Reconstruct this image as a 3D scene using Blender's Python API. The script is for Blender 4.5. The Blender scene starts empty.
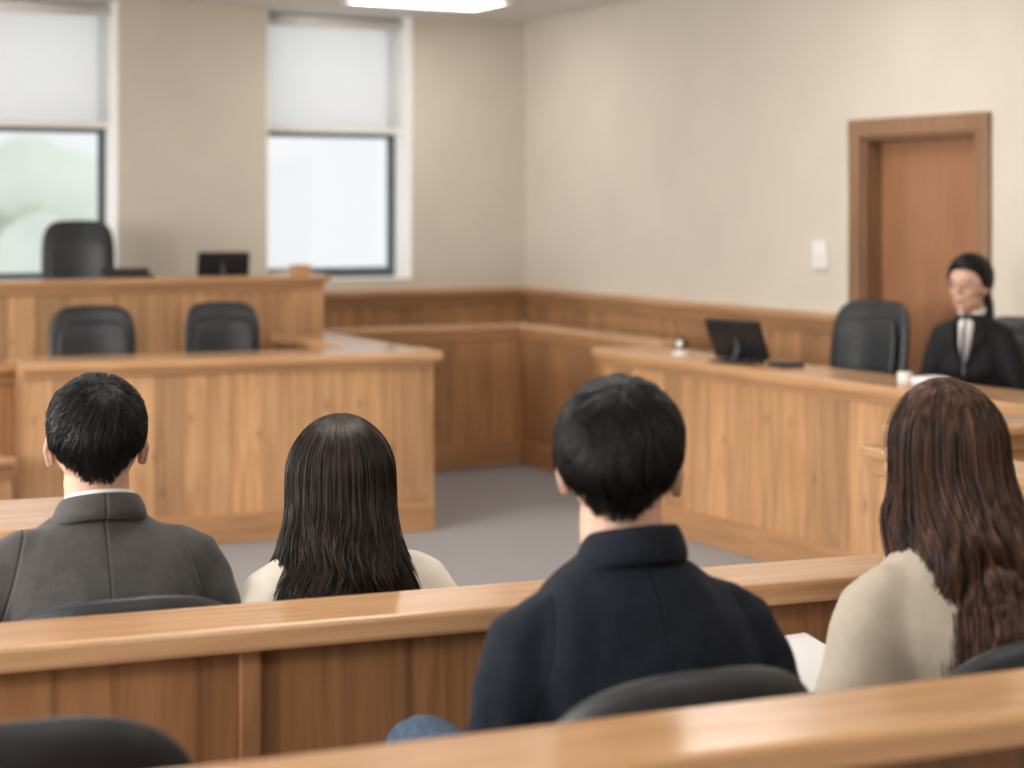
import bpy, bmesh, math, random
from mathutils import Vector, Matrix
random.seed(7)
F=1790.0; H=1.5
TH=math.atan(0.526)
CU,SU=math.cos(TH),math.sin(TH)
def P(px,Y): return ((px-512)/F*Y, Y)
def UV(u,v): return (CU*u-SU*v, SU*u+CU*v)
scene=bpy.context.scene
COL=scene.collection

# ------------------------------------------------------------------ materials
def newmat(name):
    m=bpy.data.materials.new(name); m.use_nodes=True
    nt=m.node_tree; b=nt.nodes['Principled BSDF']
    return m,nt,b
def N(nt,t,**kw):
    n=nt.nodes.new(t)
    for k,v in kw.items(): setattr(n,k,v)
    return n
def math_n(nt,op,a,b=None):
    n=N(nt,'ShaderNodeMath',operation=op)
    for i,x in enumerate((a,b)):
        if x is None: continue
        if isinstance(x,(int,float)): n.inputs[i].default_value=x
        else: nt.links.new(x,n.inputs[i])
    return n.outputs[0]
def wood(name,light,dark,orient='V',pscale=8.0,rough=0.35,plank=True,var=0.35):
    m,nt,b=newmat(name)
    L=nt.links.new
    tc=N(nt,'ShaderNodeTexCoord'); sp=N(nt,'ShaderNodeSeparateXYZ'); L(tc.outputs['Object'],sp.inputs[0])
    s=math_n(nt,'ADD',sp.outputs[0],sp.outputs[1])
    w=math_n(nt,'MULTIPLY',s,pscale)
    if orient=='H': w=math_n(nt,'MULTIPLY',sp.outputs[0],0.35)
    vo=N(nt,'ShaderNodeTexVoronoi',voronoi_dimensions='1D'); L(w,vo.inputs['W']); vo.inputs['Scale'].default_value=1
    sc=N(nt,'ShaderNodeSeparateColor'); L(vo.outputs['Color'],sc.inputs[0])
    off=math_n(nt,'MULTIPLY',sc.outputs[1],20.0)
    cb=N(nt,'ShaderNodeCombineXYZ')
    if orient=='V':
        L(math_n(nt,'MULTIPLY',s,20.0),cb.inputs[0]); L(off,cb.inputs[1]); L(math_n(nt,'MULTIPLY',sp.outputs[2],1.3),cb.inputs[2])
    else:
        L(math_n(nt,'MULTIPLY',sp.outputs[0],1.5),cb.inputs[0]); L(math_n(nt,'MULTIPLY',sp.outputs[1],26.0),cb.inputs[1]); L(math_n(nt,'MULTIPLY',sp.outputs[2],26.0),cb.inputs[2])
    no=N(nt,'ShaderNodeTexNoise'); L(cb.outputs[0],no.inputs['Vector']); no.inputs['Scale'].default_value=1.0; no.inputs['Detail'].default_value=6; no.inputs['Roughness'].default_value=.62; no.inputs['Distortion'].default_value=1.1
    ramp=N(nt,'ShaderNodeValToRGB'); L(no.outputs['Fac'],ramp.inputs[0])
    ramp.color_ramp.elements[0].position=.32; ramp.color_ramp.elements[0].color=(*dark,1)
    ramp.color_ramp.elements[1].position=.62; ramp.color_ramp.elements[1].color=(*light,1)
    n2=N(nt,'ShaderNodeTexNoise'); L(tc.outputs['Object'],n2.inputs['Vector']); n2.inputs['Scale'].default_value=2.2; n2.inputs['Detail'].default_value=2
    f=math_n(nt,'ADD',math_n(nt,'MULTIPLY',sc.outputs[0],var),1-var*.55)
    f=math_n(nt,'MULTIPLY',f,math_n(nt,'ADD',math_n(nt,'MULTIPLY',n2.outputs['Fac'],.3),.85))
    if plank and orient=='V':
        ve=N(nt,'ShaderNodeTexVoronoi',voronoi_dimensions='1D',feature='DISTANCE_TO_EDGE'); L(w,ve.inputs['W']); ve.inputs['Scale'].default_value=1
        e=N(nt,'ShaderNodeMapRange'); L(ve.outputs['Distance'],e.inputs[0]); e.inputs[1].default_value=0; e.inputs[2].default_value=.03; e.inputs[3].default_value=.55; e.inputs[4].default_value=1
        f=math_n(nt,'MULTIPLY',f,e.outputs[0])
        kc=N(nt,'ShaderNodeCombineXYZ'); L(math_n(nt,'MULTIPLY',s,3.6),kc.inputs[0]); L(math_n(nt,'MULTIPLY',sp.outputs[2],2.0),kc.inputs[1])
        kv=N(nt,'ShaderNodeTexVoronoi',voronoi_dimensions='2D'); L(kc.outputs[0],kv.inputs['Vector']); kv.inputs['Scale'].default_value=1
        ke=N(nt,'ShaderNodeMapRange'); L(kv.outputs['Distance'],ke.inputs[0]); ke.inputs[1].default_value=.01; ke.inputs[2].default_value=.07; ke.inputs[3].default_value=.65; ke.inputs[4].default_value=1
        f=math_n(nt,'MULTIPLY',f,ke.outputs[0])
    mx=N(nt,'ShaderNodeVectorMath',operation='SCALE'); L(ramp.outputs[0],mx.inputs[0]); L(f,mx.inputs['Scale'])
    L(mx.outputs[0],b.inputs['Base Color'])
    b.inputs['Roughness'].default_value=rough
    bp=N(nt,'ShaderNodeBump'); bp.inputs['Strength'].default_value=.08; bp.inputs['Distance'].default_value=.01
    L(no.outputs['Fac'],bp.inputs['Height']); L(bp.outputs[0],b.inputs['Normal'])
    return m
def plain(name,col,rough=.5,metal=0,noise=0,nscale=30,bump=0,bscale=200,sss=0,spec=None,sheen=0,emis=None,estr=0):
    m,nt,b=newmat(name); L=nt.links.new
    b.inputs['Base Color'].default_value=(*col,1); b.inputs['Roughness'].default_value=rough; b.inputs['Metallic'].default_value=metal
    tc=N(nt,'ShaderNodeTexCoord')
    if noise:
        no=N(nt,'ShaderNodeTexNoise'); no.inputs['Scale'].default_value=nscale; no.inputs['Detail'].default_value=4; L(tc.outputs['Object'],no.inputs['Vector'])
        r=N(nt,'ShaderNodeValToRGB'); L(no.outputs['Fac'],r.inputs[0])
        r.color_ramp.elements[0].position=.3; r.color_ramp.elements[1].position=.7
        r.color_ramp.elements[0].color=(*[c*(1-noise) for c in col],1); r.color_ramp.elements[1].color=(*[min(1,c*(1+noise)) for c in col],1)
        L(r.outputs[0],b.inputs['Base Color'])
    if bump:
        n2=N(nt,'ShaderNodeTexNoise'); n2.inputs['Scale'].default_value=bscale; n2.inputs['Detail'].default_value=3; L(tc.outputs['Object'],n2.inputs['Vector'])
        bp=N(nt,'ShaderNodeBump'); bp.inputs['Strength'].default_value=bump; bp.inputs['Distance'].default_value=.004; L(n2.outputs['Fac'],bp.inputs['Height']); L(bp.outputs[0],b.inputs['Normal'])
    if sss:
        b.inputs['Subsurface Weight'].default_value=sss; b.inputs['Subsurface Radius'].default_value=(.01,.004,.002)
    if spec is not None: b.inputs['Specular IOR Level'].default_value=spec
    if sheen: b.inputs['Sheen Weight'].default_value=sheen
    if emis: b.inputs['Emission Color'].default_value=(*emis,1); b.inputs['Emission Strength'].default_value=estr
    return m
def add_seams(m,sx,depth=.006):
    nt=m.node_tree; L=nt.links.new; b=nt.nodes['Principled BSDF']
    tc=N(nt,'ShaderNodeTexCoord'); sp=N(nt,'ShaderNodeSeparateXYZ'); L(tc.outputs['Object'],sp.inputs[0])
    ax=math_n(nt,'ABSOLUTE',sp.outputs[0])
    arm=math_n(nt,'ABSOLUTE',math_n(nt,'SUBTRACT',math_n(nt,'ADD',ax,math_n(nt,'MULTIPLY',math_n(nt,'SUBTRACT',sp.outputs[2],.88),.30)),sx))
    dmin=math_n(nt,'MINIMUM',ax,arm)
    mr=N(nt,'ShaderNodeMapRange'); L(dmin,mr.inputs[0]); mr.inputs[1].default_value=0; mr.inputs[2].default_value=.004; mr.inputs[3].default_value=0; mr.inputs[4].default_value=1
    bp=N(nt,'ShaderNodeBump'); bp.inputs['Strength'].default_value=.6; bp.inputs['Distance'].default_value=depth; L(mr.outputs[0],bp.inputs['Height'])
    old=b.inputs['Normal'].links
    if old: L(old[0].from_socket,bp.inputs['Normal'])
    L(bp.outputs[0],b.inputs['Normal'])
W_PANEL=wood('oak_planks',(.53,.305,.155),(.34,.175,.078),'V',7.0,.42,var=.42)
W_WAIN=wood('oak_wainscot',(.45,.243,.118),(.295,.147,.065),'V',6.0,.42,var=.28)
W_CAP=wood('oak_cap',(.54,.32,.168),(.40,.213,.103),'H',rough=.2,var=.1)
W_BASE=wood('oak_base_trim',(.45,.243,.118),(.32,.163,.075),'H',rough=.4,var=.1)
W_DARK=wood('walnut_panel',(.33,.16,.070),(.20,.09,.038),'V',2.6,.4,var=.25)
W_DOOR=wood('door_veneer',(.33,.155,.078),(.26,.12,.058),'V',1.2,.4,plank=False,var=.1)
W_TRIM=wood('door_casing_wood',(.28,.155,.085),(.20,.11,.058),'V',1.0,.4,plank=False,var=.1)
M_WALL=plain('wall_paint_beige',(.585,.535,.462),.85,noise=.03,nscale=3,bump=.15,bscale=150)
M_CEIL=plain('ceiling_paint',(.76,.745,.715),.9,bump=.1)
M_REVEAL=plain('reveal_paint_white',(.86,.85,.83),.8)
M_CARPET=plain('carpet_grey',(.225,.215,.222),.95,noise=.12,nscale=60,bump=.5,bscale=400,sheen=.2)
M_BLACK=plain('leather_black',(.014,.017,.021),.42,noise=.2,bump=.2,bscale=300)
M_PLASTIC=plain('plastic_black',(.012,.013,.015),.35)
M_METAL=plain('metal_frame',(.3,.3,.31),.3,metal=1)
M_FRAME=plain('window_frame_dark',(.07,.095,.11),.5)
M_WHITE=plain('white_plastic',(.75,.74,.71),.5)
M_PAPER=plain('paper_white',(.8,.8,.8),.7)
M_SKIN=plain('skin',(.54,.335,.25),.55,noise=.06,nscale=20,sss=.12,spec=.3)
M_LIP=plain('lips',(.40,.15,.13),.4)
M_EYE=plain('eye_white',(.6,.57,.54),.3)
M_IRIS=plain('iris_dark',(.015,.01,.008),.15)
M_SUIT=plain('suit_charcoal',(.050,.047,.046),.85,noise=.15,nscale=90,bump=.4,bscale=400,sheen=.12)
add_seams(M_SUIT,.150,.005)
M_NAVY=plain('jacket_navy',(.0068,.0095,.0165),.9,noise=.2,nscale=60,bump=.5,bscale=350,sheen=.03,spec=.2)
add_seams(M_NAVY,.160,.003)
M_CREAM=plain('blouse_cream',(.68,.62,.54),.8,noise=.03,nscale=40,bump=.2,bscale=400)
M_COAT=plain('coat_beige',(.49,.425,.345),.85,noise=.05,nscale=50,bump=.35,bscale=400)
M_BLAZER=plain('blazer_black',(.006,.006,.008),.75,bump=.2,bscale=400,spec=.3)
M_SHIRT=plain('shirt_white',(.7,.69,.68),.7)
M_TIE=plain('tie_dark_grey',(.05,.05,.06),.6)
M_JEAN=plain('denim_blue',(.05,.08,.13),.85,noise=.25,nscale=120,bump=.3)
M_TROU=plain('trousers_dark',(.03,.03,.034),.85,noise=.1)
M_SHOE=plain('shoe_black',(.01,.01,.01),.3)
def hairmat(name,c1,c2,rough=.45,spec=.3):
    m,nt,b=newmat(name); L=nt.links.new
    tc=N(nt,'ShaderNodeTexCoord'); no=N(nt,'ShaderNodeTexNoise'); mp=N(nt,'ShaderNodeMapping'); mp.inputs['Scale'].default_value=(90,90,5)
    L(tc.outputs['Object'],mp.inputs[0]); L(mp.outputs[0],no.inputs['Vector']); no.inputs['Scale'].default_value=1
    r=N(nt,'ShaderNodeValToRGB'); L(no.outputs['Fac'],r.inputs[0]); r.color_ramp.elements[0].color=(*c1,1); r.color_ramp.elements[1].color=(*c2,1)
    r.color_ramp.elements[0].position=.38; r.color_ramp.elements[1].position=.66
    L(r.outputs[0],b.inputs['Base Color']); b.inputs['Roughness'].default_value=rough
    b.inputs['Specular IOR Level'].default_value=spec
    return m
H_BLACK=hairmat('hair_black',(.003,.0027,.003),(.011,.010,.010),.40,.28)
H_DKBR=hairmat('hair_dark_brown',(.007,.005,.004),(.042,.025,.018),.40,.32)
H_BROWN=hairmat('hair_chestnut',(.022,.010,.0065),(.125,.060,.038),.42,.30)

# ------------------------------------------------------------------ geometry helpers
def empty(name,loc=(0,0,0),rot=0,parent=None):
    e=bpy.data.objects.new(name,None); e.empty_display_size=.1; COL.objects.link(e)
    e.location=loc; e.rotation_euler=(0,0,rot) if not isinstance(rot,tuple) else rot
    if parent: e.parent=parent
    return e
def finish(bm,name,mat,parent=None,loc=(0,0,0),rot=(0,0,0),smooth=False,bevel=0,segs=2,subd=0):
    bmesh.ops.recalc_face_normals(bm,faces=bm.faces)
    me=bpy.data.meshes.new(name); bm.to_mesh(me); bm.free()
    o=bpy.data.objects.new(name,me); COL.objects.link(o)
    me.materials.append(mat)
    o.location=loc; o.rotation_euler=rot if isinstance(rot,tuple) else (0,0,rot)
    if parent: o.parent=parent
    if smooth:
        for p in me.polygons: p.use_smooth=True
    if bevel:
        md=o.modifiers.new('bevel','BEVEL'); md.width=bevel; md.segments=segs; md.limit_method='ANGLE'
    if subd:
        md=o.modifiers.new('sub','SUBSURF'); md.levels=subd; md.render_levels=subd
    return o
def addbox(bm,x0,x1,y0,y1,z0,z1):
    vs=[bm.verts.new((x,y,z)) for z in (z0,z1) for x,y in ((x0,y0),(x1,y0),(x1,y1),(x0,y1))]
    for f in ((0,1,2,3),(4,5,6,7),(0,1,5,4),(1,2,6,5),(2,3,7,6),(3,0,4,7)):
        bm.faces.new([vs[i] for i in f])
def box(name,x0,x1,y0,y1,z0,z1,mat,parent=None,loc=(0,0,0),rot=(0,0,0),bevel=.004):
    bm=bmesh.new(); addbox(bm,min(x0,x1),max(x0,x1),min(y0,y1),max(y0,y1),z0,z1)
    return finish(bm,name,mat,parent,loc,rot,bevel=bevel)
def boxes(name,lst,mat,parent=None,loc=(0,0,0),rot=(0,0,0),bevel=0):
    bm=bmesh.new()
    for b in lst: addbox(bm,*b)
    return finish(bm,name,mat,parent,loc,rot,bevel=bevel)
def loft(bm,rings,n=20,cap=True,power=2.0):
    rows=[]
    for c,ax,ay in rings:
        row=[]
        for i in range(n):
            a=2*math.pi*i/n; ca,sa=math.cos(a),math.sin(a)
            k=(abs(ca)**power+abs(sa)**power)**(-1/power)
            row.append(bm.verts.new(Vector(c)+ax*ca*k+ay*sa*k))
        rows.append(row)
    for r0,r1 in zip(rows,rows[1:]):
        for i in range(n): bm.faces.new((r0[i],r0[(i+1)%n],r1[(i+1)%n],r1[i]))
    if cap:
        bm.faces.new(rows[0]); bm.faces.new(rows[-1])
def tube(bm,pts,rad,n=14,flat=1.0,capround=True):
    pts=[Vector(p) for p in pts]; rings=[]
    P2=list(pts); R2=list(rad)
    if capround:
        d0=(P2[0]-P2[1]).normalized(); d1=(P2[-1]-P2[-2]).normalized(); r0,r1=R2[0],R2[-1]
        P2=[P2[0]+d0*r0*.95,P2[0]+d0*r0*.7]+P2+[P2[-1]+d1*r1*.7,P2[-1]+d1*r1*.95]
        R2=[r0*.3,r0*.72]+R2+[r1*.72,r1*.3]
    x=None
    for i,p in enumerate(P2):
        a=P2[max(i-1,0)]; b=P2[min(i+1,len(P2)-1)]
        t=(b-a).normalized()
        if x is None:
            up=Vector((0,0,1)) if abs(t.z)<.9 else Vector((0,1,0))
            x=t.cross(up).normalized()
        else:
            x=(x-t*x.dot(t)).normalized()
        y=x.cross(t).normalized()
        rings.append((p,x*R2[i],y*R2[i]*flat))
    loft(bm,rings,n)
def ellip(bm,c,r,rot=None,sub=3):
    M=Matrix.Translation(c)
    if rot: M=M@Matrix.Rotation(rot[1],4,rot[0])
    M=M@Matrix.Diagonal((*r,1))
    bmesh.ops.create_icosphere(bm,subdivisions=sub,radius=1,matrix=M)
def cyl(bm,c0,c1,r0,r1=None,n=24):
    tube(bm,[c0,c1],[r0,r1 if r1 is not None else r0],n,capround=False)
def remesh(o,vox,smooth=5,disp=0,dscale=.12):
    md=o.modifiers.new('rm','REMESH'); md.mode='VOXEL'; md.voxel_size=vox; md.use_smooth_shade=True
    md=o.modifiers.new('sm','SMOOTH'); md.iterations=smooth; md.factor=.5
    if disp:
        t=bpy.data.textures.new('wrinkle','CLOUDS'); t.noise_scale=dscale; t.noise_depth=2
        md=o.modifiers.new('dp','DISPLACE'); md.texture=t; md.strength=disp; md.mid_level=.5; md.texture_coords='LOCAL'

# ------------------------------------------------------------------ room shell
R=(0,0,TH)
UL,UR,VB,VF,ZC=-3.2,5.57,-1.6,10.4,2.706
box('floor',UL-.2,UR+.3,VB-.2,VF+.35,-.1,0,M_CARPET,rot=R,bevel=0)
box('ceiling',UL-.2,UR+.3,VB-.2,VF+.35,ZC,ZC+.1,M_CEIL,rot=R,bevel=0)
ZS,ZH=1.03,2.70
wins=[(-.10,.90),(1.85,2.851),(3.775,4.749)]
segs=[];cur=UL-.2
for a,b in wins:
    segs.append((cur,a,VF,VF+.35,0,ZC)); segs.append((a,b,VF,VF+.35,0,ZS)); cur=b
segs.append((cur,UR+.3,VF,VF+.35,0,ZC))
boxes('wall_front',segs,M_WALL,rot=R)
DV0,DV1,DZ=6.10,6.93,1.84
boxes('wall_right',[(UR,UR+.25,VB-.2,DV0,0,ZC),(UR,UR+.25,DV1,VF,0,ZC),(UR,UR+.25,DV0,DV1,DZ,ZC)],M_WALL,rot=R)
lw=[(1.0,2.2),(3.6,4.8),(6.2,7.4)]
segs=[];cur=VB-.2
for a,b in lw:
    segs.append((UL-.25,UL,cur,a,0,ZC)); segs.append((UL-.25,UL,a,b,0,.95)); segs.append((UL-.25,UL,a,b,2.5,ZC)); cur=b
segs.append((UL-.25,UL,cur,VF,0,ZC))
boxes('wall_left',segs,M_WALL,rot=R)
box('wall_back',UL,UR,VB-.2,VB,0,ZC,M_WALL,rot=R,bevel=0)

M_BLIND,nt,b=newmat('roller_blind')
nt.nodes.remove(b); o=nt.nodes['Material Output']
tr=N(nt,'ShaderNodeBsdfTranslucent'); tr.inputs[0].default_value=(.97,.965,.96,1)
df=N(nt,'ShaderNodeBsdfDiffuse'); df.inputs[0].default_value=(.88,.87,.86,1)
tp=N(nt,'ShaderNodeBsdfTransparent')
m1=N(nt,'ShaderNodeMixShader'); m1.inputs[0].default_value=.25; nt.links.new(tr.outputs[0],m1.inputs[1]); nt.links.new(df.outputs[0],m1.inputs[2])
m2=N(nt,'ShaderNodeMixShader'); m2.inputs[0].default_value=.45; nt.links.new(m1.outputs[0],m2.inputs[1]); nt.links.new(tp.outputs[0],m2.inputs[2])
nt.links.new(m2.outputs[0],o.inputs[0])
M_GLASS,nt,b=newmat('window_glass')
nt.nodes.remove(b); o=nt.nodes['Material Output']
g=N(nt,'ShaderNodeBsdfGlossy'); g.inputs['Roughness'].default_value=.02; tp=N(nt,'ShaderNodeBsdfTransparent')
m1=N(nt,'ShaderNodeMixShader'); m1.inputs[0].default_value=.05; nt.links.new(tp.outputs[0],m1.inputs[1]); nt.links.new(g.outputs[0],m1.inputs[2]); nt.links.new(m1.outputs[0],o.inputs[0])

for i,(a,b_) in enumerate(wins):
    w=empty('window_%d'%(i+1),(*UV((a+b_)/2,VF+.27),ZS),TH)
    hw=(b_-a)/2; hh=ZH-ZS; t=.045
    boxes('frame',[(-hw,-hw+t,-.02,.03,0,hh),(hw-t,hw,-.02,.03,0,hh),(-hw+t,hw-t,-.02,.03,0,.07),(-hw+t,hw-t,-.02,.03,hh-t,hh),(-hw+t,hw-t,-.02,.03,.90,.95)],M_FRAME,w)
    box('glass',-hw+t,hw-t,.004,.008,.05,hh-t,M_GLASS,w,bevel=0)
    box('roller_blind',-hw+.008,hw-.008,-.12,-.117,.955,hh-.05,M_BLIND,w,bevel=0)
    box('blind_bottom_bar',-hw+.008,hw-.008,-.126,-.111,.925,.96,M_WHITE,w)
    bm=bmesh.new(); cyl(bm,(-hw+.008,-.12,hh-.045),(hw-.008,-.12,hh-.045),.035); finish(bm,'blind_roller',M_WHITE,w,smooth=True)
    boxes('reveal_lining',[(-hw,hw,-.27,.06,0,.006),(hw-.006,hw,-.27,.06,.006,hh),(-hw,-hw+.006,-.27,.06,.006,hh)],M_REVEAL,w)
for i,(a,b_) in enumerate(lw):
    w=empty('window_%d'%(i+4),(*UV(UL-.2,(a+b_)/2),.95),TH)
    hw=(b_-a)/2; hh=1.55; t=.045
    boxes('frame',[(-.02,.03,-hw,-hw+t,0,hh),(-.02,.03,hw-t,hw,0,hh),(-.02,.03,-hw+t,hw-t,0,.06),(-.02,.03,-hw+t,hw-t,hh-t,hh),(-.02,.03,-hw+t,hw-t,.9,.95)],M_FRAME,w)
    box('glass',.0,.004,-hw+t,hw-t,.05,hh-t,M_GLASS,w,bevel=0)
    ld=bpy.data.lights.new('daylight','AREA'); ld.shape='RECTANGLE'; ld.size=1.5; ld.size_y=1.5; ld.energy=290; ld.color=(1,.98,.95)
    lo=bpy.data.objects.new('daylight',ld); COL.objects.link(lo); lo.parent=w
    lo.location=(-.25,0,.8); lo.rotation_euler=(0,math.radians(-90),0)

def wains(name,x0,x1,loc,rot):
    e=empty(name,loc,rot)
    box('panel',x0,x1,0,.025,0,.90,W_WAIN,e)
    box('top_rail',x0,x1,-.012,.025,.86,.925,W_BASE,e)
    box('cap',x0,x1,-.05,.025,.925,.962,W_CAP,e)
    box('base',x0,x1,-.015,.025,0,.12,W_BASE,e)
wains('trim_1',UL,UR-.03,(*UV(0,VF-.026),0),TH)
def wall_r(name,va,vb): wains(name,0,va-vb,(*UV(UR-.026,va),0),TH-math.pi/2)
wall_r('trim_2',VF-.03,7.0); wall_r('trim_3',6.03,VB)

# door
d=empty('door_1',(*UV(UR,(DV0+DV1)/2),0),TH-math.pi/2)
hw=(DV1-DV0)/2
box('door_slab',-hw+.03,hw-.03,.10,.145,.005,DZ-.03,W_DOOR,d)
boxes('jamb',[(-hw,-hw+.028,-.0,.2,0,DZ),(hw-.028,hw,-.0,.2,0,DZ),(-hw,hw,-.0,.2,DZ-.028,DZ)],W_TRIM,d,bevel=.003)
boxes('casing',[(-hw-.075,-hw+.01,-.025,0,0,DZ+.07),(hw-.01,hw+.075,-.025,0,0,DZ+.07),(-hw-.075,hw+.075,-.028,0,DZ-.01,DZ+.075)],W_TRIM,d,bevel=.006)
bm=bmesh.new(); cyl(bm,(hw-.09,.10,.98),(hw-.09,.05,.98),.012); tube(bm,[(hw-.09,.05,.98),(hw-.20,.045,.98)],[.010,.009]); cyl(bm,(hw-.09,.1,.98),(hw-.09,.092,.98),.026)
finish(bm,'lever_handle',M_METAL,d,smooth=True)
sw=empty('wall_switch_panel',(*UV(UR,7.24),1.25),TH-math.pi/2)
box('plate',-.055,.055,-.022,0,-.07,.07,M_WHITE,sw,bevel=.006); box('rocker',-.02,.02,-.03,-.022,-.03,.03,M_WHITE,sw)

# ceiling lights
M_LAMP=plain('lamp_diffuser',(.9,.9,.9),.5,emis=(1,.95,.87),estr=10.8)
k=0
for u in (-1.6,1.35,4.46):
    for v in (.2,3.3,6.4,9.55):
        uu=u-.25 if (u>4 and v<9) else u
        e=empty('ceiling_light' if k==0 else 'ceiling_light.%03d'%k,(*UV(uu,v),ZC),TH); k+=1
        hx,hy=(.6,.3)
        if v>9: hx,hy=.42,.22
        boxes('housing',[(-hx-.03,hx+.03,-hy-.03,-hy,-.02,.0),(-hx-.03,hx+.03,hy,hy+.03,-.02,.0),(-hx-.03,-hx,-hy,hy,-.02,0),(hx,hx+.03,-hy,hy,-.02,0)],M_WHITE,e)
        box('diffuser',-hx,hx,-hy,hy,-.014,-.004,M_LAMP,e,bevel=0)

# ------------------------------------------------------------------ panelled furniture
def pwall(parent,p0,p1,side,zt,capw=.2,over=.035,base=.13,mat=None,th=.06,capth=.035,c0=.0,c1=.0,name='panel',band=.05,capmat=None,basemat=None):
    mat=mat or W_PANEL
    dx,dy=p1[0]-p0[0],p1[1]-p0[1]; Ln=math.hypot(dx,dy); ang=math.atan2(dy,dx)
    pl=parent.location
    e=(p0[0]-pl.x,p0[1]-pl.y,0); r=(0,0,ang); s=side
    box(name,0,Ln,0,s*th,.0,zt-capth,mat,parent,e,r,bevel=.003)
    if base: box(name+'_base',-.0,Ln,-s*.022,0,0,base,basemat or W_BASE,parent,e,r,bevel=.006)
    if band: box(name+'_band',0,Ln,-s*.014,0,zt-capth-band,zt-capth,basemat or W_BASE,parent,e,r,bevel=.004)
    box(name+'_cap',-c0,Ln+c1,-s*over,s*(capw-over),zt-capth,zt,capmat or W_CAP,parent,e,r,bevel=.008)

rc=empty('panelled_witness_counter',(*UV(4.43,7.50),0))
pwall(rc,UV(4.43,7.50),UV(4.52,3.9),1,.805,capw=.36,c0=.03,capth=.045,band=.03)
pwall(rc,UV(4.49,7.50),UV(4.75,7.50),-1,.755,capw=.05,over=0,base=0,band=0,name='end_panel')
lp=empty('low_partition_wall',(*UV(4.89,9.18),0))
pwall(lp,UV(3.64,9.18),UV(4.97,9.18),1,.81,capw=.16,name='partition',mat=W_WAIN)
pwall(lp,UV(4.89,9.18),UV(4.89,7.62),1,.81,capw=.16,name='partition_side',mat=W_WAIN)
jb=empty('judge_bench',(*UV(3.575,8.97),0))
pwall(jb,UV(-.8,8.97),UV(3.575,8.97),1,1.125,capw=.2,c1=.03,band=.04,name='front')
pwall(jb,UV(3.575,9.17),UV(3.575,9.62),1,1.125,capw=.10,band=0,name='side',base=0)
bj=UV(-.8,8.97); l=(bj[0]-jb.location.x,bj[1]-jb.location.y,0)
box('worktop',0.06,4.30,.17,.66,1.05,1.085,W_CAP,jb,l,(0,0,TH))
boxes('end_support',[(4.29,4.37,.06,.2,0,1.09),(.0,.06,.06,.65,0,1.09)],W_PANEL,jb,l,(0,0,TH))
box('dais',0,4.3,.07,1.37,0,.3,M_CARPET,jb,l,(0,0,TH))
C=(-.36,8.26); Lp=(-2.09,7.66); Rp=UV(3.53,8.94)
cc=empty('panelled_clerk_counter',(C[0],C[1],0))
pwall(cc,Lp,C,1,.825,capw=.34,c0=.02,c1=.035,name='front',capth=.04,band=.03)
dd=Vector((Rp[0]-C[0],Rp[1]-C[1])).normalized()
C2=(C[0]+dd.x*.32,C[1]+dd.y*.32)
pwall(cc,(C[0]+dd.x*.06,C[1]+dd.y*.06),C2,1,.78,capw=.05,over=0,name='corner_return',band=0)
pwall(cc,C2,Rp,1,.823,capw=.30,name='return',capth=.045)
Lb=(Lp[0]-.28,Lp[1]+.70)
pwall(cc,(Lb[0],Lb[1]),(Lp[0]-.12*.28,Lp[1]+.07),1,.78,capw=.05,over=0,name='left_return',band=0,base=0)
lc=empty('low_side_cabinet',(*P(14,7.95),0))
pwall(lc,P(-190,7.25),P(13,7.95),1,.79,capw=.4,name='cabinet')
pwall(lc,P(-190,6.72),P(13,7.40),1,.46,capw=.3,name='step',base=.1)
ns=empty('panelled_stand',(*UV(3.52,4.30),0))
pwall(ns,UV(3.52,4.32),UV(3.52,3.05),1,.765,capw=.2,c0=.03,name='side')
pwall(ns,UV(3.70,4.32),UV(4.34,4.32),1,.80,capw=.22,name='rear')
pwall(ns,UV(3.52,4.32),UV(3.58,4.32),1,.73,capw=.05,over=0,name='corner_post',band=0)
def along(p,ang,t): return (p[0]+math.cos(ang)*t,p[1]+math.sin(ang)*t)
AG=math.radians(22)
AR=math.radians(20.5)
A0=(-.772,2.665)
perp=(math.sin(AR)*.04,-math.cos(AR)*.04)
ra=empty('gallery_rail',(A0[0],A0[1],0))
AA=(A0[0]+perp[0],A0[1]+perp[1])
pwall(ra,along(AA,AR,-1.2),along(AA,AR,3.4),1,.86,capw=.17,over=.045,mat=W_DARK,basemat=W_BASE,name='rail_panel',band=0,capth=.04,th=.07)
for t in (.56,1.9,3.1):
    q=along(AA,AR,t-.2)
    box('stile',0,.035,-.012,.0,.1,.82,W_DARK,ra,(q[0]-A0[0],q[1]-A0[1],0),(0,0,AR))
B0=(-.326,1.81)
rb=empty('gallery_rail.001',(B0[0],B0[1],0))
near=(math.sin(AG)*.12,-math.cos(AG)*.12)
BB=(B0[0]+near[0],B0[1]+near[1])
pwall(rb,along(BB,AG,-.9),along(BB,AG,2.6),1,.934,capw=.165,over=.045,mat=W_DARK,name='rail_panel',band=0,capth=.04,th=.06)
ct=empty('counsel_table',(*P(125,4.45),0),AG)
box('top',-1.6,0,-.22,.22,.71,.75,W_CAP,ct,bevel=.008)
box('modesty_panel',-1.5,-.08,-.2,-.17,.12,.71,W_DARK,ct)
boxes('legs',[(-.1,-.04,-.2,.2,0,.71),(-1.56,-1.5,-.2,.2,0,.71)],W_PANEL,ct,bevel=.004)

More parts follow.
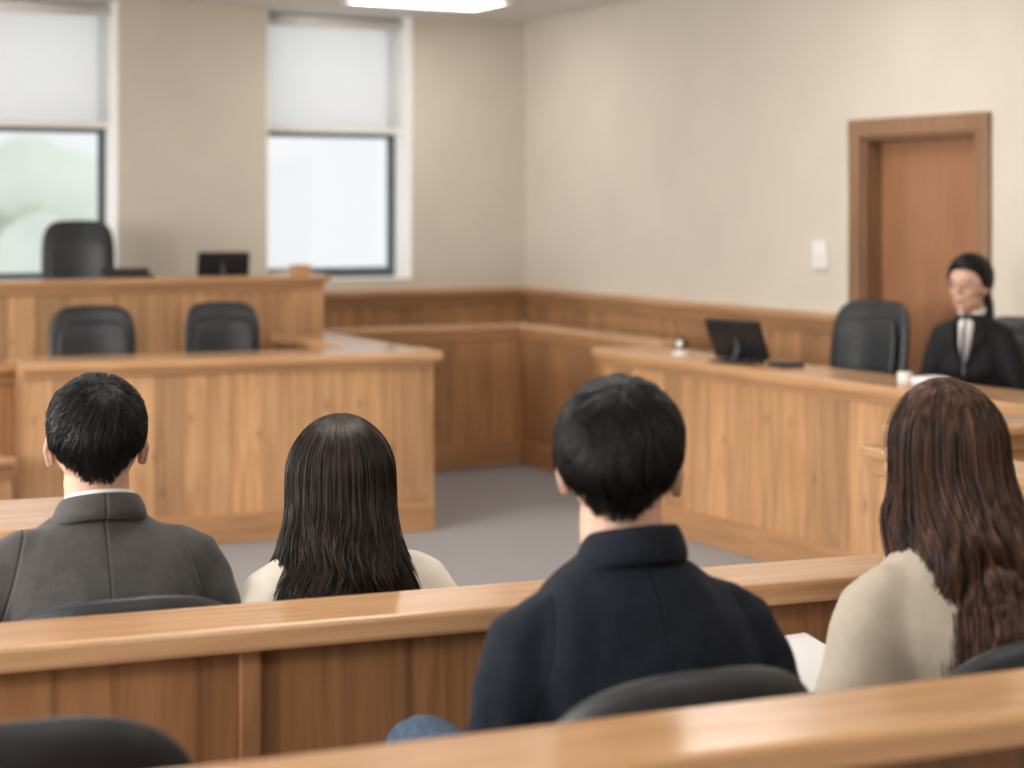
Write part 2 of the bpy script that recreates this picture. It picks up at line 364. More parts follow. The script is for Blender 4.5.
# ------------------------------------------------------------------ chairs
def pad(bm,W,z0,z1,y,th,curve,n=3.2,lean=0,rows=26,cols=20):
    zm,hz=(z0+z1)/2,(z1-z0)/2
    fr=[];bk=[]
    for i in range(rows+1):
        a=-math.pi/2+math.pi*i/rows; tz=math.sin(a)
        w=W*(max(0,1-abs(tz)**n))**(1/n)
        w=max(w,.003)
        rf=[];rb_=[]
        for j in range(cols+1):
            b=-math.pi/2+math.pi*j/cols; c=math.sin(b)
            x=c*w; z=zm+tz*hz
            edge=math.sqrt(max(0,(1-abs(c)**4)*(1-abs(tz)**6)))
            yy=y+curve*(x/W)**2+lean*(z-z0)
            rf.append(bm.verts.new((x,yy+th*.5*edge,z))); rb_.append(bm.verts.new((x,yy-th*.5*edge,z)))
        fr.append(rf);bk.append(rb_)
    for g in (fr,bk):
        for i in range(rows):
            for j in range(cols): bm.faces.new((g[i][j],g[i][j+1],g[i+1][j+1],g[i+1][j]))
    bmesh.ops.remove_doubles(bm,verts=bm.verts,dist=.0008)
def office_chair(name,loc,rot,W=.23,top=1.05,seat=.46,zb=None,arms=True,base=0,star=.27):
    e=empty(name,(loc[0],loc[1],base),rot); top-=base
    bm=bmesh.new(); pad(bm,W,seat+.06,top,-.25,.08,.05,4.5,-.12); finish(bm,'backrest',M_BLACK,e,smooth=True)
    bm=bmesh.new(); pad(bm,W*.82,seat+.16,top-.07,-.225,.06,.05,4.5,-.12); finish(bm,'back_cushion',M_BLACK,e,smooth=True)
    bm=bmesh.new(); ellip(bm,(0,0,seat-.035),(.25,.25,.045)); 
    for v in bm.verts:
        for k in (0,1): v.co[k]=math.copysign(min(abs(v.co[k])*1.25,.235),v.co[k])
    finish(bm,'seat',M_BLACK,e,smooth=True)
    bm=bmesh.new(); tube(bm,[(0,-.18,seat-.05),(0,-.27,seat-.03),(0,-.285,seat+.2)],[.02,.022,.018]); finish(bm,'back_bracket',M_PLASTIC,e,smooth=True)
    bm=bmesh.new(); cyl(bm,(0,0,.09),(0,0,seat-.06),.027); 
    for i in range(5):
        a=i*2*math.pi/5+.3; tube(bm,[(0,0,.10),(math.cos(a)*star,math.sin(a)*star,.065)],[.026,.015])
        ellip(bm,(math.cos(a)*star,math.sin(a)*star,.028),(.022,.022,.028),sub=2)
    finish(bm,'star_base',M_PLASTIC,e,smooth=True)
    if arms:
        bm=bmesh.new()
        for s in (-1,1):
            tube(bm,[(s*.20,-.12,seat-.03),(s*.245,-.10,seat+.02),(s*.245,-.08,seat+.20)],[.015,.015,.015])
            tube(bm,[(s*.245,-.16,seat+.2),(s*.245,.10,seat+.2)],[.024,.022],flat=.55)
        finish(bm,'armrests',M_PLASTIC,e,smooth=True)
    return e
def gallery_chair(name,loc,rot,top=.9,W=.22,seat=.45):
    e=empty(name,(loc[0],loc[1],0),rot)
    bm=bmesh.new(); pad(bm,W,seat+.12,top,-.235,.045,.07,2.6,-.06,26,20); finish(bm,'backrest',M_BLACK,e,smooth=True)
    bm=bmesh.new(); ellip(bm,(0,-.01,seat-.03),(.23,.23,.035))
    for v in bm.verts:
        for k in (0,1): v.co[k]=math.copysign(min(abs(v.co[k])*1.25,.22),v.co[k])
    finish(bm,'seat',M_BLACK,e,smooth=True)
    bm=bmesh.new()
    for s in (-1,1):
        tube(bm,[(s*.19,.18,.01),(s*.19,.16,seat-.05)],[.012,.012]); tube(bm,[(s*.19,-.22,.01),(s*.19,-.20,seat-.05),(s*.175,-.225,seat+.2)],[.012,.012,.012])
        tube(bm,[(s*.19,.16,seat-.055),(s*.19,-.20,seat-.055)],[.012,.012])
    tube(bm,[(-.19,-.2,seat-.055),(.19,-.2,seat-.055)],[.012,.012]); tube(bm,[(-.19,.16,seat-.055),(.19,.16,seat-.055)],[.012,.012])
    finish(bm,'legs',M_PLASTIC,e,smooth=True)
    return e

# ------------------------------------------------------------------ people
CCEN=Vector((0,-.012,.022)); CR=Vector((.076,.096,.09))
def sm(x): x=max(0,min(1,x)); return x*x*(3-2*x)
HL_M=[(-1,-.66),(-.88,-.62),(-.66,-.44),(-.35,-.30),(-.12,-.04),(.05,.05),(.25,-.05),(.38,.12),(.6,.48),(1,.56)]
HL_F=[(-1,-.66),(-.8,-.62),(-.5,-.52),(-.2,-.52),(.0,-.50),(.2,-.44),(.38,-.22),(.52,.08),(.7,.34),(.9,.46),(1,.50)]
def hairline(d,HL=HL_M):
    r=math.hypot(d.x,d.y); y=d.y/max(r,.05) if d.z<.3 else d.y
    y=max(-1,min(1,y))
    for (a,za),(b,zb) in zip(HL,HL[1:]):
        if y<=b: return za+(zb-za)*(y-a)/(b-a)
    return .55
def scalp(d,s,nr=.0565):
    z=d.z*CR.z
    if d.z<-.3: z-= (-d.z-.3)*.035
    p=Vector((d.x*CR.x*s,d.y*CR.y*s,z*s))+CCEN
    if d.z<-.15 and d.y<.1:
        ax=Vector((0,-.030,p.z)); h=p-ax; rmin=nr*s*sm((-d.z-.15)/.3)
        if h.length<rmin and h.length>1e-4: p=ax+h.normalized()*rmin
    return p
def short_hair(parent,mat,vol=.12,side=.05,n=3200,length=.5,back=False,seed=1,nc=420,tuft=1.0):
    rnd=random.Random(seed); nr=.046 if back else .0565
    HL=HL_F if back else HL_M
    def volf(d,m):
        top=sm((d.z+.15)/.9); sd=sm((d.z+.62)/.55) if not back else sm((d.z+.75)/.4)
        return sm(m/.30)*(.02+side*sd+vol*top)
    bm=bmesh.new(); bmesh.ops.create_icosphere(bm,subdivisions=5,radius=1)
    for v in bm.verts:
        d=v.co.normalized(); m=d.z-hairline(d,HL)
        s=(.80+.19*sm((m+.03)/.12)+volf(d,m)*.75)
        v.co=scalp(d,s,nr)
    finish(bm,'hair_mass',mat,parent,smooth=True)
    cu=bpy.data.curves.new('hair_strands','CURVE'); cu.dimensions='3D'; cu.bevel_depth=.0009; cu.bevel_resolution=0
    crown=Vector((.25,.95,.0)).normalized() if back else Vector((.15,-.40,.9)).normalized(); cnt=0
    clumps=[]
    while len(clumps)<nc:
        d=Vector((rnd.gauss(0,1),rnd.gauss(0,1),rnd.gauss(0,1))).normalized()
        if d.z-hairline(d,HL)<.0: continue
        clumps.append((d,rnd.gauss(0,.05) if back else rnd.gauss(.2*math.sin(d.x*9+d.y*5),.30),rnd.random()*(.15 if back else 1),.7+.6*rnd.random()))
    while cnt<n:
        cd_,swr,lift,ln=rnd.choice(clumps)
        d=(cd_+Vector((rnd.gauss(0,1),rnd.gauss(0,1),rnd.gauss(0,1)))*.085).normalized()
        m=d.z-hairline(d,HL)
        if m<.015: continue
        cnt+=1
        t=(d-crown); t=t-d*t.dot(d)
        if t.length<.08: t=Vector((rnd.random()-.5,rnd.random()-.5,0))
        t.normalize()
        t=(t+d.cross(t)*(swr+rnd.gauss(0,.08))+(Vector((0,0,0)) if back else Vector((0,0,-.25))*(1-abs(d.z)))).normalized()
        top=sm((d.z+.35)/.8); L=length*ln*(.8+.35*rnd.random())*(.18+.82*top)
        if back: L=min(L,max(.1,(d.y+1.1)*.6))
        tipd=(cd_+t*L).normalized()
        s0=.99+volf(d,m)*.85
        lf=lift+rnd.gauss(0,.12)
        sp=cu.splines.new('POLY'); sp.points.add(5)
        for k in range(6):
            f=k/5; dk=(d+t*L*f).normalized(); dk=dk.lerp(tipd,.4*f*f).normalized()
            mk=dk.z-hairline(dk,HL)
            s=.99+(volf(dk,mk)*.85 if mk>0 else 0)*.65+(s0-.99)*.35+(.01+.045*tuft*lf*(.15+.85*top))*math.sin(f*math.pi*.75)+(.03*tuft*lf*top)*f*f
            p=scalp(dk,s,nr)
            sp.points[k].co=(*p,1); sp.points[k].radius=(1,1,1,.85,.6,.2)[k]
    o=bpy.data.objects.new('hair_strands',cu); COL.objects.link(o); o.parent=parent; cu.materials.append(mat)
def long_env(a,s,length,wave,spread,ph=0,backoff=.055,sc=1.0):
    k=.36
    rx,ry,rz=.090*sc,.110*sc,.104
    if s<k:
        phi=s/k*math.radians(96)
        return Vector((rx*math.sin(phi)*math.sin(a), -.006-ry*math.sin(phi)*math.cos(a), .022+rz*math.cos(phi)))
    q=(s-k)/(1-k)
    z=.022-.011-q*length
    neck=math.exp(-((q-.38)/.22)**2)
    fx=rx*(1-.05*neck)+spread*sm((q-.15)/.7); fy=ry*(1-.06*neck)
    w=wave*math.sin(q*14+ph)*sm((q-.05)/.4)
    cb=max(0,math.cos(a))
    x=fx*math.sin(a)+w*math.cos(a); y=-.006-fy*math.cos(a)*(1 if math.cos(a)>0 else .9)-backoff*sm(q/.6)*cb**.35+w*.8
    return Vector((x,y,z))
def long_hair(parent,mat,length=.24,wave=0,spread=.02,n=2000,amax=1.95,seed=1,nc=150,ragged=1.0,backoff=.055,sc=1.0):
    rnd=random.Random(seed)
    bm=bmesh.new(); rows=30; cols=40; g=[]
    for i in range(rows+1):
        s=i/rows*.86; r=[]
        for j in range(cols+1):
            a=-amax+2*amax*j/cols
            p=long_env(a,s,length,wave*.3,spread*.9,math.sin(a*3),backoff,sc)
            c=Vector((0,-.006,p.z)); p=c+(p-c)*.95; 
            if i<3: p.z-=.005
            r.append(bm.verts.new(p))
        g.append(r)
    for i in range(rows):
        for j in range(cols): bm.faces.new((g[i][j],g[i][j+1],g[i+1][j+1],g[i+1][j]))
    bmesh.ops.remove_doubles(bm,verts=bm.verts,dist=.0004)
    o=finish(bm,'hair_mass',mat,parent,smooth=True)
    md=o.modifiers.new('sol','SOLIDIFY'); md.thickness=.012; md.offset=-1
    cu=bpy.data.curves.new('hair_strands','CURVE'); cu.dimensions='3D'; cu.bevel_depth=.0009; cu.bevel_resolution=0
    clumps=[]
    for i in range(nc):
        ca=-amax+2*amax*(i+.5)/nc+rnd.gauss(0,.03)
        clumps.append((ca,rnd.gauss(0,.55)+2.0*math.sin(ca*2.3+seed),rnd.uniform(-.10,.03)*ragged,rnd.uniform(.98,1.04),rnd.uniform(.6,1.3)))
    for i in range(n):
        ca,ph,dl,rad,wa=rnd.choice(clumps)
        a=ca+rnd.gauss(0,.06); M=26
        s0=rnd.random()**1.3*.22 
        end=1+(dl+rnd.gauss(0,.03)*ragged)-.06*sm((abs(ca)-.5)/1.2)
        sp=cu.splines.new('POLY'); sp.points.add(M-1)
        off=rnd.uniform(.965,1.01); jit=rnd.gauss(0,.007); jy=rnd.gauss(0,.004)
        fly=rnd.random()<.10; fx_=rnd.uniform(.03,.10)
        for k in range(M):
            f=k/(M-1); s=s0+(end-s0)*f
            aa=a+(ca-a)*.40*sm((f-.45)/.5)
            p=long_env(aa,s,length,wave*wa,spread,ph,backoff,sc)
            c=Vector((0,-.006,p.z)); rr=1+(rad-1)*sm(s/.3)
            p=c+(p-c)*off*rr
            if fly: p=c+(p-c)*(1+fx_*math.sin(f*3))
            p.x+=jit*f; p.y+=jy*f
            sp.points[k].co=(*p,1); sp.points[k].radius=1 if f<.75 else max(.2,1-(f-.75)*3.2)
    o=bpy.data.objects.new('hair_strands',cu); COL.objects.link(o); o.parent=parent; cu.materials.append(mat)
def make_head(parent,z,y,yaw,pitch=0,roll=0,female=False):
    e=empty('head',(0,y,z),(math.radians(pitch),math.radians(roll),math.radians(yaw)),parent)
    bm=bmesh.new(); k=.88 if female else 1
    ellip(bm,CCEN,CR,sub=4)
    ellip(bm,(0,.026,-.038),(.057*k,.058,.073 if not female else .070))
    ellip(bm,(0,.060,-.092 if not female else -.088),(.024*k,.021,.018))
    for s in (-1,1):
        ellip(bm,(s*.034*k,.050,-.022),(.026,.028,.026))
        ellip(bm,(s*.040*k,.022,-.066),(.017*k,.035,.022))
        ellip(bm,(s*.030,.077,.001),(.0155,.012,.0125),sub=2)
        ellip(bm,(s*.009,.100,-.030),(.0075,.009,.0065),sub=2)
    ellip(bm,(0,.074,.022),(.048,.013,.011))
    tube(bm,[(0,.086,.012),(0,.099,-.012),(0,.106,-.026)],[.007,.0085,.0098])
    ellip(bm,(0,.079,-.058),(.022,.011,.016))
    nr=.045 if female else .056
    tube(bm,[(0,-.02,-.05),(0,-.03,-.12),(0,-.038,-.20)],[nr,nr*.98,nr*1.12],n=20)
    o=finish(bm,'face_and_neck',M_SKIN,e,smooth=True); remesh(o,.0035,8)
    for s in (-1,1):
        bm=bmesh.new(); 
        ellip(bm,(s*.079,-.004,-.004),(.006,.017,.028),('Y',s*.22)); tube(bm,[(s*.083,-.012,.016),(s*.086,-.017,.0),(s*.083,-.013,-.018),(s*.08,-.004,-.027)],[.0045,.005,.0045,.006],n=8)
        o=finish(bm,'ear',M_SKIN,e,smooth=True); remesh(o,.002,3)
        if female: o.scale.x=.90
        bm=bmesh.new(); ellip(bm,(s*.030,.0805,.0005),(.0125,.009,.0060),sub=3); finish(bm,'eye',M_EYE,e,smooth=True)
        bm=bmesh.new(); ellip(bm,(s*.030,.0872,.0008),(.0055,.0032,.0055),sub=2); finish(bm,'iris',M_IRIS,e,smooth=True)
        bm=bmesh.new(); tube(bm,[(s*.014,.088,.020),(s*.030,.0865,.0235),(s*.045,.076,.020)],[.0016,.0022,.0010],n=8); finish(bm,'eyebrow',H_BLACK,e,smooth=True)
        bm=bmesh.new(); tube(bm,[(s*.018,.087,.005),(s*.030,.0895,.0075),(s*.042,.082,.004)],[.0010,.0014,.0008],n=6); finish(bm,'eyelash',H_BLACK,e,smooth=True)
    lw_=.020 if female else .023
    bm=bmesh.new(); tube(bm,[(-lw_,.081,-.058),(-.007,.0895,-.0548),(0,.0897,-.0562),(.007,.0895,-.0548),(lw_,.081,-.058)],[.0012,.0034,.0030,.0034,.0012],n=10)
    tube(bm,[(-lw_+.002,.081,-.060),(0,.0895,-.063),(lw_-.002,.081,-.060)],[.0012,.0042,.0012],n=10)
    finish(bm,'lips',M_LIP,e,smooth=True)
    return e
def hand(parent,wrist,direction,s,mat=None):
    d=Vector(direction).normalized(); up=Vector((0,0,1)); side=d.cross(up).normalized(); up=side.cross(d).normalized()
    def T(x,y,z): return Vector(wrist)+side*x+d*y+up*z
    bm=bmesh.new()
    loft(bm,[(T(0,-.03,0),side*.024,up*.018),(T(0,0,0),side*.028,up*.017),(T(0,.04,0),side*.038,up*.016),(T(0,.085,-.003),side*.041,up*.013),(T(0,.095,-.004),side*.034,up*.009)],n=14)
    for x,L in ((-.030,.062),(-.010,.075),(.010,.082) ,(.030,.074)):
        xx=x*s; 
        tube(bm,[T(xx,.075,0),T(xx*1.08,.095+L*.3,.004),T(xx*1.1,.093+L*.7,-.012),T(xx*1.08,.09+L*.92,-.032)],[.0098,.0088,.0078,.0064],n=9)
    tube(bm,[T(s*.025,.015,-.004),T(s*.050,.045,-.010),T(s*.058,.075,-.016),T(s*.052,.098,-.022)],[.014,.0115,.0098,.0075],n=9)
    o=finish(bm,'hand',M_SKIN,parent,smooth=True); remesh(o,.003,3)
def person(name,loc,rot,top,sh=.21,coat=M_SUIT,trou=M_TROU,female=False,yaw=0,pitch=0,roll=0,lean=.03,seat=.46,elb=None,wri=None,legs=None,wr=.014,build=1.0,hd=.127,armr=1.0,shz=.80):
    e=empty(name,(loc[0],loc[1],0),rot)
    zh=top-hd; zn=zh-(.120 if female else .108); z0=seat+.01; D=zn-z0; hy=lean+.035
    b=build*(.88 if female else 1)
    nk=.038 if female else .045
    prof=[(0,0,.172,.125),(.15,-.012,.178,.13),(.35,-.02,.155,.112),(.56,-.02,.168,.118),(.70,-.015,sh*.84,.118),(.78,-.010,sh*.86,.110),(.855,-.004,sh*.80,.098),(.91,.0,sh*.66,.086),(.955,.006,sh*.50,.075),(.995,.012,sh*(.33 if female else .36),.060),(1.01,.016,nk,nk)]
    X=Vector((1,0,0)); Y=Vector((0,1,0))
    bm=bmesh.new()
    loft(bm,[(Vector((0,y+lean*t,z0+D*t)),X*(rx*b if t<.7 else rx),Y*(ry*b if t<.7 else ry*(.9 if female else 1))) for t,y,rx,ry in prof],n=32,power=2.15)
    ellip(bm,(0,-.03+lean*.7,z0+D*.66),(sh*.70,.100,D*.22))
    if female:
        ellip(bm,(0,.050+lean*.6,z0+D*.63),(.115,.062,.075))
    sz=z0+D*shz; sx=sh-.056
    elb=elb or [(sh+.03,-.01,seat+.22),(sh+.03,-.01,seat+.22)]
    wri=wri or [(sh-.07,.26,seat+.155),(sh-.07,.26,seat+.155)]
    for s,el,w in ((-1,elb[0],wri[0]),(1,elb[1],wri[1])):
        S=Vector((s*sx,lean*.85-.002,sz)); E=Vector((s*el[0],el[1],el[2])); Wp=Vector((s*w[0],w[1],w[2]))
        r=armr*(.9 if female else 1)
        tube(bm,[S+Vector((-s*.07,0,.035)),S+Vector((-s*.03,0,.018)),S,S.lerp(E,.22),S.lerp(E,.5),E,E.lerp(Wp,.3),Wp],[.040*r,.052*r,.058*r,.061*r,.056*r,.048*r,.048*r,.034*r],n=18)
    o=finish(bm,'jacket',coat,e,smooth=True); remesh(o,.0075,14,wr,.13)
    t=bpy.data.textures.new('crease','CLOUDS'); t.noise_scale=.05; t.noise_depth=1
    md=o.modifiers.new('dp2','DISPLACE'); md.texture=t; md.strength=wr*.28; md.mid_level=.5; md.texture_coords='LOCAL'
    bm=bmesh.new()
    legs=legs or [((.12,.40,seat+.07),(.12,.40,.10))]*2
    loft(bm,[(Vector((0,y,z)),X*rx*b,Y*ry) for z,y,rx,ry in ((seat+.005,0,.165,.12),(seat+.08,0,.175,.128),(seat+.16,-.01,.16,.115))],n=24)
    for s,(kn,an) in zip((-1,1),legs):
        K=Vector((s*kn[0],kn[1],kn[2])); A=Vector((s*an[0],an[1],an[2])); Hh=Vector((s*.09,.0,seat+.085))
        tube(bm,[Hh,Hh.lerp(K,.5),K,K.lerp(A,.35),A],[.088,.08,.062,.058,.045],n=16)
    o=finish(bm,'trousers',trou,e,smooth=True); remesh(o,.009,5,.008,.08)
    for s,(kn,an) in zip((-1,1),legs):
        bm=bmesh.new(); ax,ay,az=s*an[0],an[1],an[2]
        tube(bm,[(ax,ay-.03,az-.05),(ax,ay+.05,az-.06),(ax,ay+.15,az-.072)],[.038,.04,.026],flat=.85)
        ellip(bm,(ax,ay,az-.02),(.038,.042,.045)); o=finish(bm,'shoe',M_SHOE,e,smooth=True); remesh(o,.006,3)
    for s,el,w in ((-1,elb[0],wri[0]),(1,elb[1],wri[1])):
        E=Vector((s*el[0],el[1],el[2])); Wp=Vector((s*w[0],w[1],w[2])); dr=(Wp-E).normalized()
        hand(e,Wp+dr*.02,(dr.x,dr.y,min(dr.z,-.05)),-s)
    h=make_head(e,zh,hy,yaw,pitch,roll,female)
    return e,h,zn,hy
def band(parent,name,mat,c,rx,ry,h,th,tilt=.35,flare=.0,n=40,open_front=0.0,fold=False):
    bm=bmesh.new(); rows=[]
    prof=[(0,0),(th*.4,h*.5),(0-flare,h),(-th*.6-flare,h*.98),(-th,h*.5),(-th,0)] if not fold else [(.014,-.014),(.010,.35*h),(0,h*.85),(-.004,h),(-th,h*.9),(-th,-.01)]
    full=open_front==0
    m=n if full else n+1
    for i in range(m):
        a=(2*math.pi*i/n) if full else (math.pi/2+open_front+(2*math.pi-2*open_front)*i/n)
        ca,sa=math.cos(a),math.sin(a); row=[]
        for dr,dz in prof:
            x=(rx+dr)*ca; y=(ry+dr)*sa
            row.append(bm.verts.new((c[0]+x,c[1]+y,c[2]+dz-tilt*y)))
        rows.append(row)
    k=len(prof)
    for i in range(m if full else m-1):
        r0,r1=rows[i],rows[(i+1)%m]
        for j in range(k): bm.faces.new((r0[j],r0[(j+1)%k],r1[(j+1)%k],r1[j]))
    if not full: bm.faces.new(rows[0]); bm.faces.new(rows[-1])
    return finish(bm,name,mat,parent,smooth=True,subd=1)

def behind(p,rot,d): return (p[0]+math.sin(rot)*d,p[1]-math.cos(rot)*d)
def row_pos(px,Y,d):
    p=P(px,Y); return behind(p,AG,d)
m1=row_pos(98,3.12,.05)
e,h,zn,hy=person('seated_man_in_grey_suit',m1,AG,1.203,sh=.208,coat=M_SUIT,lean=.03,wr=.018,yaw=-8,build=1.0,shz=.82)
short_hair(h,H_BLACK,vol=.10,side=.10,length=.50,n=8500,seed=2)
band(e,'shirt_collar',M_SHIRT,(0,hy-.032,zn-.006),.060,.060,.038,.006,tilt=.30)
band(e,'jacket_collar',M_SUIT,(0,hy-.034,zn-.012),.070,.068,.038,.012,tilt=.30,fold=True)
gallery_chair('gallery_chair',m1,AG,top=.878,W=.22)
w2=row_pos(343,3.27,.05)
e,h,zn,hy=person('seated_woman_with_long_dark_hair',w2,AG,1.122,sh=.193,coat=M_CREAM,female=True,lean=.03,wr=.012,yaw=-14,seat=.42,hd=.130,armr=1.15,shz=.84)
long_hair(h,H_DKBR,length=.30,wave=.011,spread=.045,n=11000,seed=3,backoff=.065,nc=230)
band(e,'blouse_neckline',M_CREAM,(0,hy-.034,zn-.02),.052,.052,.02,.008,tilt=.25)
gallery_chair('gallery_chair',w2,AG,top=.80,W=.2,seat=.41)
m3=row_pos(638,2.47,.02)
e,h,zn,hy=person('seated_man_in_navy_jacket',m3,AG,1.250,sh=.214,coat=M_NAVY,trou=M_JEAN,lean=.04,wr=.024,yaw=-30,build=1.0,
   legs=[((.22,.30,.69),(-.06,.36,.50)),((.13,.37,.52),(.13,.37,.10))])
short_hair(h,H_BLACK,vol=.13,side=.15,length=.62,n=11000,seed=5,tuft=1.1,nc=520)
band(e,'jacket_collar',M_NAVY,(0,hy-.034,zn-.010),.068,.068,.045,.012,tilt=.28,fold=True)
gallery_chair('gallery_chair',(behind(m3,AG,.02)[0]-.045,behind(m3,AG,.02)[1]),AG,top=.930,W=.21)
w4=row_pos(954,2.80,.05)
e,h,zn,hy=person('seated_woman_in_beige_coat',w4,AG,1.232,sh=.205,coat=M_COAT,female=True,lean=.05,wr=.012,yaw=14,hd=.130,armr=1.15,
   wri=[(.07,.20,.72),(.13,.26,.62)],elb=[(.24,.0,.69),(.235,-.01,.68)])
long_hair(h,H_BROWN,length=.385,wave=.024,spread=.040,n=12500,seed=9,amax=2.0,backoff=.10,sc=.89,nc=190)
band(e,'coat_collar',M_COAT,(0,hy-.034,zn-.018),.060,.060,.04,.012,tilt=.28,fold=True)
gallery_chair('gallery_chair',w4,AG,top=.90,W=.225)
pb=empty('paper_sheets',(*P(805,2.90),.755),math.radians(30))
box('sheets',-.08,.08,-.10,.10,0,.006,M_PAPER,pb,(0,0,0),(math.radians(10),0,0),bevel=.001)
gallery_chair('gallery_chair',(-.635,2.18),AG,top=.940,W=.225)

# witness
wp=UV(5.08,5.60); wrot=TH+math.radians(118)
e,h,zn,hy=person('seated_woman_in_black_blazer',wp,wrot,1.300,sh=.180,coat=M_BLAZER,female=True,lean=.02,yaw=-8,wr=.008,armr=.95,shz=.86,
   elb=[(.195,.03,.74),(.195,.03,.74)],wri=[(.08,.22,.66),(.08,.22,.66)],legs=[((.11,.34,.50),(.11,.34,.1))]*2)
short_hair(h,H_BLACK,vol=.08,side=.16,length=.8,n=8000,back=True,seed=8)
bm=bmesh.new(); tube(bm,[(0,-.075,-.01),(.0,-.108,-.04),(-.015,-.112,-.09),(-.03,-.10,-.16),(-.04,-.10,-.24)],[.030,.038,.034,.028,.010]); o=finish(bm,'ponytail',H_BLACK,h,smooth=True)
bm=bmesh.new(); loft(bm,[(Vector((0,.052,zn-.24)),Vector((.006,0,0)),Vector((0,.070,0))),(Vector((0,.058,zn-.12)),Vector((.034,0,0)),Vector((0,.074,0))),(Vector((0,.055,zn-.03)),Vector((.042,0,0)),Vector((0,.052,0))),(Vector((0,.045,zn+.0)),Vector((.040,0,0)),Vector((0,.032,0)))],n=20)
finish(bm,'shirt_front',M_SHIRT,e,smooth=True)
bm=bmesh.new(); tube(bm,[(0,.092,zn-.004),(0,.106,zn-.03),(0,.124,zn-.06),(0,.134,zn-.12),(0,.126,zn-.2)],[.008,.005,.007,.009,.007],flat=.4); finish(bm,'neck_tie',M_TIE,e,smooth=True)
band(e,'shirt_collar',M_SHIRT,(0,hy-.034,zn-.002),.052,.052,.032,.006,tilt=.3,open_front=.35)
for s in (-1,1):
    bm=bmesh.new(); vs=[(s*.006,.142,zn-.235),(s*.036,.138,zn-.12),(s*.050,.102,zn-.03),(s*.070,.087,zn-.035),(s*.076,.118,zn-.10),(s*.056,.126,zn-.11)]
    f=bm.faces.new([bm.verts.new(v) for v in vs]); r=bmesh.ops.extrude_face_region(bm,geom=[f]); 
    for v in [g for g in r['geom'] if isinstance(g,bmesh.types.BMVert)]: v.co.y-=.012
    finish(bm,'lapel',M_BLAZER,e,bevel=.002)
office_chair('office_chair',behind(wp,wrot,.03),TH+math.radians(95),W=.24,top=1.03,star=.24)
bk=P(873,7.98); th=TH+math.radians(100)
office_chair('office_chair',(bk[0]-math.sin(th)*.27,bk[1]+math.cos(th)*.27),th,W=.22,top=1.075,star=.23)

def atv(px,v):
    r=(px-512)/F; u=(SU*v+CU*v*r)/(CU-SU*r); return UV(u,v),u
p,_=atv(99,8.05); office_chair('office_chair',p,TH+math.pi+math.radians(-8),W=.20,top=1.03,arms=False)
p,_=atv(232,8.15); office_chair('office_chair',p,TH+math.pi+math.radians(-8),W=.185,top=1.025,arms=False)
p,_=atv(80,9.72); office_chair('office_chair',p,TH+math.pi+math.radians(-12),W=.20,top=1.415,base=.3)

# ------------------------------------------------------------------ desk items
def monitor(name,loc,z,rot,w=.36,hh=.2,tilt=12,stand=.05):
    e=empty(name,(loc[0],loc[1],z),rot)
    s=box('screen_body',-w/2,w/2,-.012,.012,0,hh,M_PLASTIC,e,(0,0,stand),(math.radians(-tilt),0,0),bevel=.005)
    box('display',-w/2+.012,w/2-.012,-.0135,-.012,.014,hh-.012,plain('display_glass',(.02,.025,.03),.1),e,(0,0,stand),(math.radians(-tilt),0,0),bevel=0)
    bm=bmesh.new(); tube(bm,[(0,.06,.012),(0,.035,.05),(0,.045,stand+hh*.4)],[.02,.016,.016],flat=.6); finish(bm,'stand',M_PLASTIC,e,smooth=True)
    box('foot',-.1,.1,-.04,.11,0,.01,M_PLASTIC,e,bevel=.004)
    return e
p=UV(4.60,6.55); monitor('desk_monitor',p,.805,math.radians(134),w=.30,hh=.19,tilt=24,stand=.015)
p=UV(4.63,6.27)
e=empty('desk_keypad',(*p,.805),TH+math.radians(80)); box('body',-.06,.06,-.06,.06,0,.018,M_PLASTIC,e,bevel=.006); boxes('keys',[(-.045+.024*i,-.027+.024*i,-.045+.024*j,-.027+.024*j,.018,.022) for i in range(4) for j in range(4)],M_METAL,e)
e=empty('desk_microphone',(*UV(4.57,7.0),.805),TH)
bm=bmesh.new(); cyl(bm,(0,0,0),(0,0,.012),.04,.036); cyl(bm,(0,0,.012),(0,0,.03),.012); finish(bm,'base',M_WHITE,e,smooth=True)
bm=bmesh.new(); ellip(bm,(0,0,.05),(.032,.028,.03)); finish(bm,'head',M_PLASTIC,e,smooth=True)
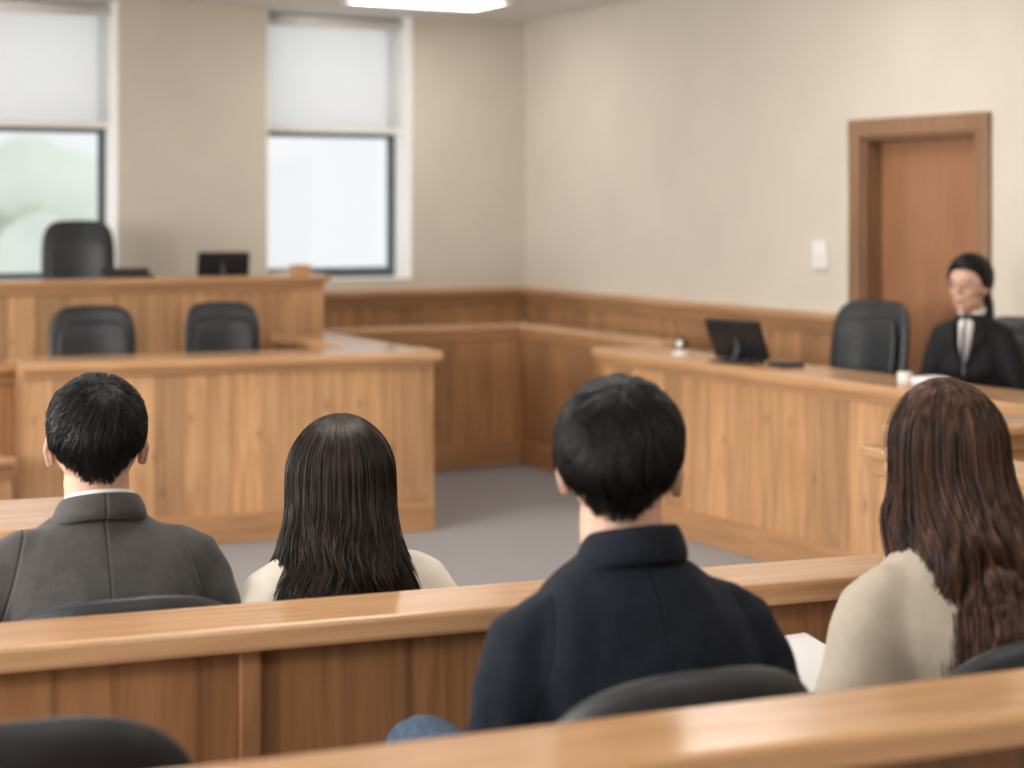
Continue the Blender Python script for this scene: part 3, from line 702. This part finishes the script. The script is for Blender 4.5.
bm=bmesh.new(); ellip(bm,(-.020,-.018,.05),(.016,.016,.018)); finish(bm,'lens',M_WHITE,e,smooth=True)
e=empty('paper_cup',(*UV(4.66,5.53),.805),0)
bm=bmesh.new(); cyl(bm,(0,0,0),(0,0,.035),.026,.03); finish(bm,'cup',M_PAPER,e,smooth=False)
e=empty('tissue_stack',(*UV(4.66,5.38),.805),TH); box('sheets',-.06,.06,-.05,.05,0,.03,M_PAPER,e,bevel=.01)
p,_=atv(223,9.30); monitor('desk_monitor',p,1.085,TH+math.pi+math.radians(-10),w=.28,hh=.13,tilt=14,stand=.035)
p,_=atv(300,9.06); e=empty('name_block',(*p,1.125),TH); box('block',-.05,.05,-.04,.04,0,.055,W_CAP,e,bevel=.006)
p,_=atv(128,9.15); e=empty('open_laptop',(*p,1.125),TH+math.pi); box('keyboard',-.13,.13,-.05,.05,0,.014,M_PLASTIC,e); box('lid',-.13,.13,0,.008,0,.035,M_PLASTIC,e,(0,-.05,.012),(math.radians(20),0,0))

# outside
bm=bmesh.new()
rt=random.Random(4)
for i in range(34): ellip(bm,(rt.uniform(-2.6,1.1),rt.uniform(-1,1),rt.uniform(-1,2.2)),(rt.uniform(.5,.9),)*3,sub=3)
tube(bm,[(0,0,-3),(0,0,2)],[.3,.3])
finish(bm,'garden_tree',plain('foliage_pale',(.84,.89,.80),.9,noise=.08,nscale=1),None,(*P(15,27),-.3),smooth=True)

wd=bpy.data.worlds.new('World'); scene.world=wd; wd.use_nodes=True
nt=wd.node_tree; bg=nt.nodes['Background']; bg.inputs[0].default_value=(.94,.975,1,1); bg.inputs[1].default_value=1.02

cd=bpy.data.cameras.new('Camera'); cam=bpy.data.objects.new('Camera',cd); COL.objects.link(cam)
cam.location=(0,0,H); cam.rotation_euler=(math.pi/2,0,0)
cd.sensor_width=36; cd.lens=F/1024*36; cd.shift_y=-(384-205)/1024
cd.dof.use_dof=True; cd.dof.focus_distance=3.5; cd.dof.aperture_fstop=2.6
cd.clip_start=.05
scene.camera=cam
scene.view_settings.view_transform='Standard'
scene.view_settings.exposure=0.0
